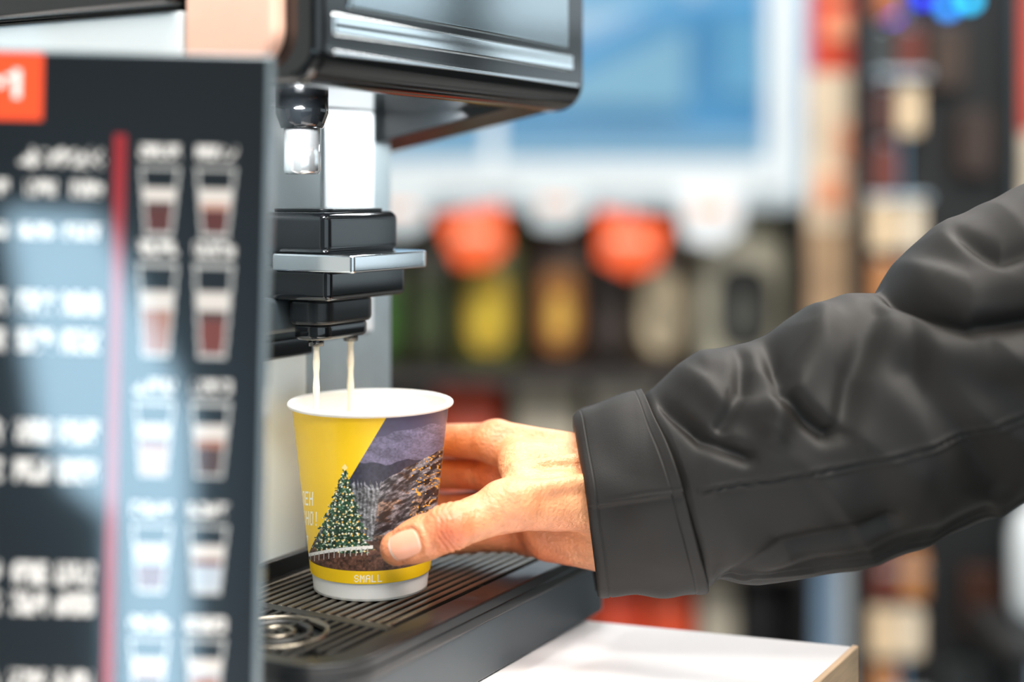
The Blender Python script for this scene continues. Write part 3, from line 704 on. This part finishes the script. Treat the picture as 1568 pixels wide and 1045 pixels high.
# ------------------ display shelf behind the machine
sh = empty('display_shelf', (15, 262, -130))
m_shelf = mat('shelf_dark', (22, 24, 26), 0.6, var=.1)
boxes('shelf_frame', [(-30, 51, 272, 275, -130, -2.5), (49.5, 51.8, 245, 275, -130, -1.5), (-30, -27.5, 245, 275, -130, -1.5), (-30, 51, 246, 275, -33.5, -31.5), (-30, 51, 246, 275, -66, -64), (-30, 51, 246, 275, -98, -96), (-30, 51, 246, 275, -130, -127)], m_shelf, sh, bevel=.2)
boxes('shelf_top', [(-30, 51, 246, 275, -3.5, -1.5)], mat('shelf_top_grey', (176, 190, 198), .5), sh, bevel=.2)
boxes('shelf_price_rail', [(-27, 49, 245.2, 246, -33.6, -31.6), (-27, 49, 245.2, 246, -66, -64)], mat('rail', (60, 56, 54), .5), sh)
def bag(x0, x1, z0, z1, c, label=None, lab2=None, y=258, depth=6):
    e = empty('coffee_bag', ((x0 + x1) / 2, y, z0))
    m = mat('bag_foil', c, .4, var=.15, nscale=20, bump=.4, bscale=40)
    w = (x1 - x0) / 2; xc = (x0 + x1) / 2; hh = z1 - z0
    rows = []
    for t, d_, w_ in ((0, .9, .96), (.04, 1, 1), (.5, 1.05, 1), (.78, .8, .98), (.9, .25, .96), (.93, .08, .97), (1, .08, .97)):
        pts = [(xc + w * w_ * math.copysign(abs(math.cos(a)) ** .45, math.cos(a)), y + depth / 2 * d_ * math.copysign(abs(math.sin(a)) ** .6, math.sin(a)), z0 + hh * t) for a in np.linspace(0, 2 * math.pi, 28, endpoint=False)]
        rows.append(pts)
    V = np.array(rows).reshape(-1, 3)
    Fq = [tuple(f) for f in grid_faces(len(rows), 28, True)] + [tuple(range(27, -1, -1)), tuple(range(6 * 28, 7 * 28))]
    mesh_np('pouch', V, Fq, m, e, recalc=True)
    if label is not None:
        pts = [(xc + w * .66 * math.copysign(abs(math.cos(a)) ** .7, math.cos(a)), z0 + hh * .38 + hh * .28 * math.copysign(abs(math.sin(a)) ** .7, math.sin(a))) for a in np.linspace(0, 2 * math.pi, 28, endpoint=False)]
        wprism('label', pts, y - depth / 2 * 1.05 - .5, y - depth / 2 + .2, mat('label', label, .5, var=.35, nscale=22), e)
    if lab2 is not None:
        pts = [(xc + w * .34 * math.cos(a), z0 + hh * .34 + hh * .15 * math.sin(a)) for a in np.linspace(0, 2 * math.pi, 24, endpoint=False)]
        wprism('label_mark', pts, y - depth / 2 * 1.05 - .9, y - depth / 2, mat('label_mark', lab2, .5, var=.2), e)
    return e
bag(-26, -19.5, -31.4, -9, (66, 78, 44), (70, 120, 50)); bag(-18.6, -11, -31.4, -7, (58, 54, 38), (60, 74, 40))
bag(-10, 1.5, -31.4, -5.5, (96, 98, 48), (206, 170, 56), (224, 196, 60))
bag(3, 13.8, -31.4, -5, (70, 48, 34), (166, 108, 48), (230, 184, 80)); bag(14.6, 20.4, -31.4, -8, (46, 38, 36), (70, 60, 56))
bag(21, 32, -31.4, -6, (84, 70, 54), (206, 190, 160), (150, 140, 120)); bag(33.2, 48.8, -31.4, -3.8, (216, 212, 190), (34, 36, 38), (90, 92, 88), depth=8)
bag(-26, -15, -63.9, -38, (44, 40, 40)); bag(-14, -2.2, -63.9, -35, (214, 80, 48), (226, 120, 90)); bag(.2, 11.8, -63.9, -35, (206, 196, 176), (176, 166, 146)); bag(14, 26.5, -63.9, -35, (220, 212, 196), (190, 110, 80)); bag(28, 44, -63.9, -37, (50, 48, 48), (160, 150, 140))
bag(-20, -4, -95.9, -69, (60, 50, 46)); bag(-2, 13, -95.9, -70, (170, 160, 140)); bag(14.5, 23.5, -95.9, -69, (236, 76, 38), (240, 110, 70)); bag(24, 32.5, -95.9, -69, (238, 86, 44)); bag(33.5, 40.2, -95.9, -68, (206, 198, 180)); bag(41, 49, -95.9, -68, (30, 30, 34))
def tag(x0, x1, z0, z1, c, rot):
    xc, zc = (x0 + x1) / 2, (z0 + z1) / 2; w, hh = (x1 - x0) / 2, (z1 - z0) / 2
    pts = [(-w, hh), (w, hh), (w * .9, -hh * .5), (w * .2, -hh), (-w * .7, -hh * .75)]
    ca, sa = math.cos(rot), math.sin(rot)
    pts = [(xc + p[0] * ca - p[1] * sa, zc + p[0] * sa + p[1] * ca) for p in pts]
    wprism('price_tag_card', pts, 243.6, 244, mat('tag_card', c, .5, var=.1), sh)
    wprism('price_tag_print', [(xc - w * .5, zc), (xc + w * .5, zc), (xc + w * .5, zc + hh * .3), (xc - w * .5, zc + hh * .3)], 243.3, 243.6, mat('tag_print', (250, 190, 160), .5), sh)
    wprism('price_tag_hanger', [(xc - .3, zc + hh * .6), (xc + .3, zc + hh * .6), (xc + .3, -1.2), (xc - .3, -1.2)], 244, 246.5, m_frame, sh)
tag(-12, -.5, -13.5, -3.5, (250, 100, 44), .22); tag(13.5, 26, -14.5, -4.5, (250, 96, 42), -.22)
tag(27.5, 39.5, -10, 1.5, (226, 234, 240), .0); tag(2, 13, -7, 1, (200, 212, 218), .1); tag(-24, -14, -8, 0, (204, 214, 220), 0)
# ------------------ poster stand & merchandise rack at right
ps = empty('poster_stand', (51, 222, -130))
m_post = mat('poster_red', (224, 78, 50), .5, var=.15, nscale=14); m_cream = mat('poster_cream', (240, 220, 192), .5, var=.18, nscale=10)
boxes('poster_upper', [(46, 56, 220, 221, 18, 48)], m_post, ps); boxes('poster_lower', [(45.5, 56.5, 220, 221, -6, 18)], m_cream, ps)
boxes('poster_bottom', [(45.5, 57, 220, 221, -26, -6)], mat('poster_brown', (196, 164, 130), .5, var=.3, nscale=14), ps)
boxes('poster_print', [(48, 54, 219.6, 220, 36, 39), (47.5, 53, 219.6, 220, 30, 32.5), (48, 54.5, 219.6, 220, 23, 27), (50, 54.5, 219.6, 220, 4, 10), (47, 51, 219.6, 220, -3, 2)], mat('poster_ink', (250, 170, 130), .5), ps)
boxes('poster_pole', [(50.5, 52, 221, 222.5, -130, 48)], m_frame, ps); boxes('poster_foot', [(42, 60, 214, 230, -130, -128)], m_dark, ps, bevel=.4)
rk = empty('merchandise_rack', (60, 205, -130))
boxes('rack_panel', [(56, 69.5, 202, 205, -130, 60), (49, 56, 206, 208, -130, 30)], m_shelf, rk, bevel=.3)
boxes('rack_side_post', [(69.5, 70.6, 198, 206, -130, 60)], m_dark, rk, bevel=.2)
for i, z in enumerate(range(-120, 50, 17)):
    boxes('rack_hook', [(50, 57, 196, 206, z - .5, z + .2)], m_chrome, rk)
mc = [(232, 206, 170), (170, 96, 56), (110, 52, 40), (230, 214, 190), (80, 46, 38), (190, 130, 80), (56, 60, 60)]
for i, z in enumerate(range(-121, 40, 8)):
    for j in range(2):
        x = 49.6 + j * 3.6 + random.uniform(-.3, .3)
        if (z + j) % 3 == 0 and j: continue
        wprism('snack_pack', rrect(x, x + 3.3, z + .6, z + 7.2, .6, 4), 196.5, 198.5, mat('pack_foil', mc[(i * 2 + j * 3) % 7], .35, var=.2), rk, bevel=.25)
        boxes('hang_tab', [(x + 1.3, x + 2, 197.2, 206, z + 7, z + 7.6)], m_chrome, rk)
for i, (x, z, c) in enumerate(((58, -40, (86, 50, 36)), (63, -62, (70, 44, 34)), (60, -75, (56, 60, 62)), (62, 2, (60, 44, 36)), (58, 14, (70, 54, 44)), (64, -20, (40, 40, 44)))):
    wprism('snack_box', rrect(x, x + 5, z, z + 9, .8, 4), 199, 202.1, mat('pack_foil', c, .35, var=.2), rk, bevel=.3)
for x, z, c in ((61, 25.5, (30, 150, 255)), (57.5, 27.0, (40, 60, 255)), (64, 26.5, (40, 200, 255)), (53.2, 24.5, (110, 60, 230))):
    lathe('neon_lamp', [(0.01, z - 1.0), (.8, z - .7), (1.1, z), (.8, z + .7), (.01, z + 1.0)], x, 200.6, mat('neon', c, .3, emit=3.0), rk, 20)
    boxes('lamp_bracket', [(x - .25, x + .25, 200.6, 206, z - .2, z + .2)], m_shelf, rk)
ban = empty('promo_banner', (78, 204, -130))
boxes('banner_sheet', [(71.4, 84, 203, 203.6, 8, 46)], m_post, ban); boxes('banner_sheet_lower', [(71.4, 84, 203, 203.6, -8, 8)], m_cream, ban); boxes('banner_pole', [(77, 78.5, 203.6, 205, -130, 46)], m_frame, ban)
boxes('banner_foot', [(72, 86, 198, 210, -130, -128)], m_dark, ban)
stb = empty('side_table', (77, 187, -130))
boxes('table', [(62, 92, 178, 196, -59, -57.1), (63, 65, 179, 181, -130, -59), (89, 91, 179, 181, -130, -59), (63, 65, 193, 195, -130, -59), (89, 91, 193, 195, -130, -59)], m_shelf, stb)
wb = empty('white_jug', (70, 190, -57)); lathe('jug_body', [(0, -57), (3.6, -57), (4.2, -55), (4.2, -46), (3.2, -43), (1.4, -41.5), (1.4, -39.5), (0, -39.5)], 70.5, 190, m_frame, wb, 40)
boxes('door_1', [(64, 68, 337, 343, -130, 112.5), (103, 107, 337, 343, -130, 112.5), (68, 103, 337, 343, -130, -118), (68, 103, 337, 343, -32, -29), (107, 150.5, 337, 343, 104, 112.5), (147, 150.5, 337, 343, -130, 104)], m_frame, None, bevel=.4)
boxes('window_1', [(-70, 63, 333, 334.8, -0.6, 6.5), (-69.5, 63, 336, 341, -0.6, 6.5), (-69.8, -66, 336, 341, 6, 112), (-6, -3, 336, 340, 6, 106), (60, 63, 336, 341, 6, 112), (-66, 60, 336, 341, 106, 112.5)], m_frame, None, bevel=.3)

# ================================================================== LIGHT
w = bpy.data.worlds.new('World'); scene.world = w; w.use_nodes = True
nt = w.node_tree; bg = nt.nodes['Background']
tc = nt.nodes.new('ShaderNodeTexCoord'); sp = nt.nodes.new('ShaderNodeSeparateXYZ'); rp = nt.nodes.new('ShaderNodeValToRGB')
nt.links.new(tc.outputs['Generated'], sp.inputs['Vector']); nt.links.new(sp.outputs['Z'], rp.inputs['Fac']); nt.links.new(rp.outputs['Color'], bg.inputs['Color'])
rp.color_ramp.elements[0].position = 0.0; rp.color_ramp.elements[0].color = (.66, .79, .86, 1)
rp.color_ramp.elements[1].position = 0.6; rp.color_ramp.elements[1].color = (.78, .89, .97, 1)
bg.inputs['Strength'].default_value = 1.45
def area(name, loc, size, power, color=(1, 1, 1), rot=(0, 0, 0)):
    l = bpy.data.lights.new(name, 'AREA'); l.shape = 'RECTANGLE'; l.size = size[0] / 100; l.size_y = size[1] / 100; l.energy = power; l.color = color
    o = bpy.data.objects.new(name, l); o.location = W(loc)[0]; o.rotation_euler = rot; col.objects.link(o); return o
area('ceiling_lamp', (60, 20, 148), (120, 40), 56, (1, .94, .86))
area('ceiling_lamp.001', (-30, -20, 148), (40, 160), 34, (1, .96, .91))
area('ceiling_lamp.002', (60, 200, 148), (160, 60), 55, (1, .95, .9))
area('ceiling_lamp.003', (20, -100, 148), (160, 40), 34, (1, .96, .92))
# added fill lights under the head, put in to brighten the backsplash
for i, (a_, b_, tz, pw) in enumerate(((3.6, -6.0, -12.0, .30), (17.2, -6.5, -4.0, .16))):
    p0 = M((a_, b_, 4.15))[0]; p1 = M((a_ + 1.5, -11.8, tz))[0]
    o = area('backsplash_fill_light', tuple(p0), (3.0, 1.0), pw, (.94, .98, 1))
    d3 = Vector(p1 - p0); o.rotation_euler = d3.to_track_quat('-Z', 'Y').to_euler()
    bpy.context.view_layer.update(); o.parent = cm; o.matrix_parent_inverse = cm.matrix_world.inverted()

# ================================================================== CAMERA
cd = bpy.data.cameras.new('camera'); cam = bpy.data.objects.new('camera', cd); col.objects.link(cam)
cam.location = W((0, 0, 0))[0]; cam.rotation_euler = (math.radians(90), 0, 0)
cd.lens = 50.4; cd.sensor_width = 36; cd.shift_y = -0.1483
cd.dof.use_dof = True; cd.dof.focus_distance = 0.69; cd.dof.aperture_fstop = 2.1
cd.clip_start = 0.02
scene.camera = cam
scene.view_settings.view_transform = 'Standard'
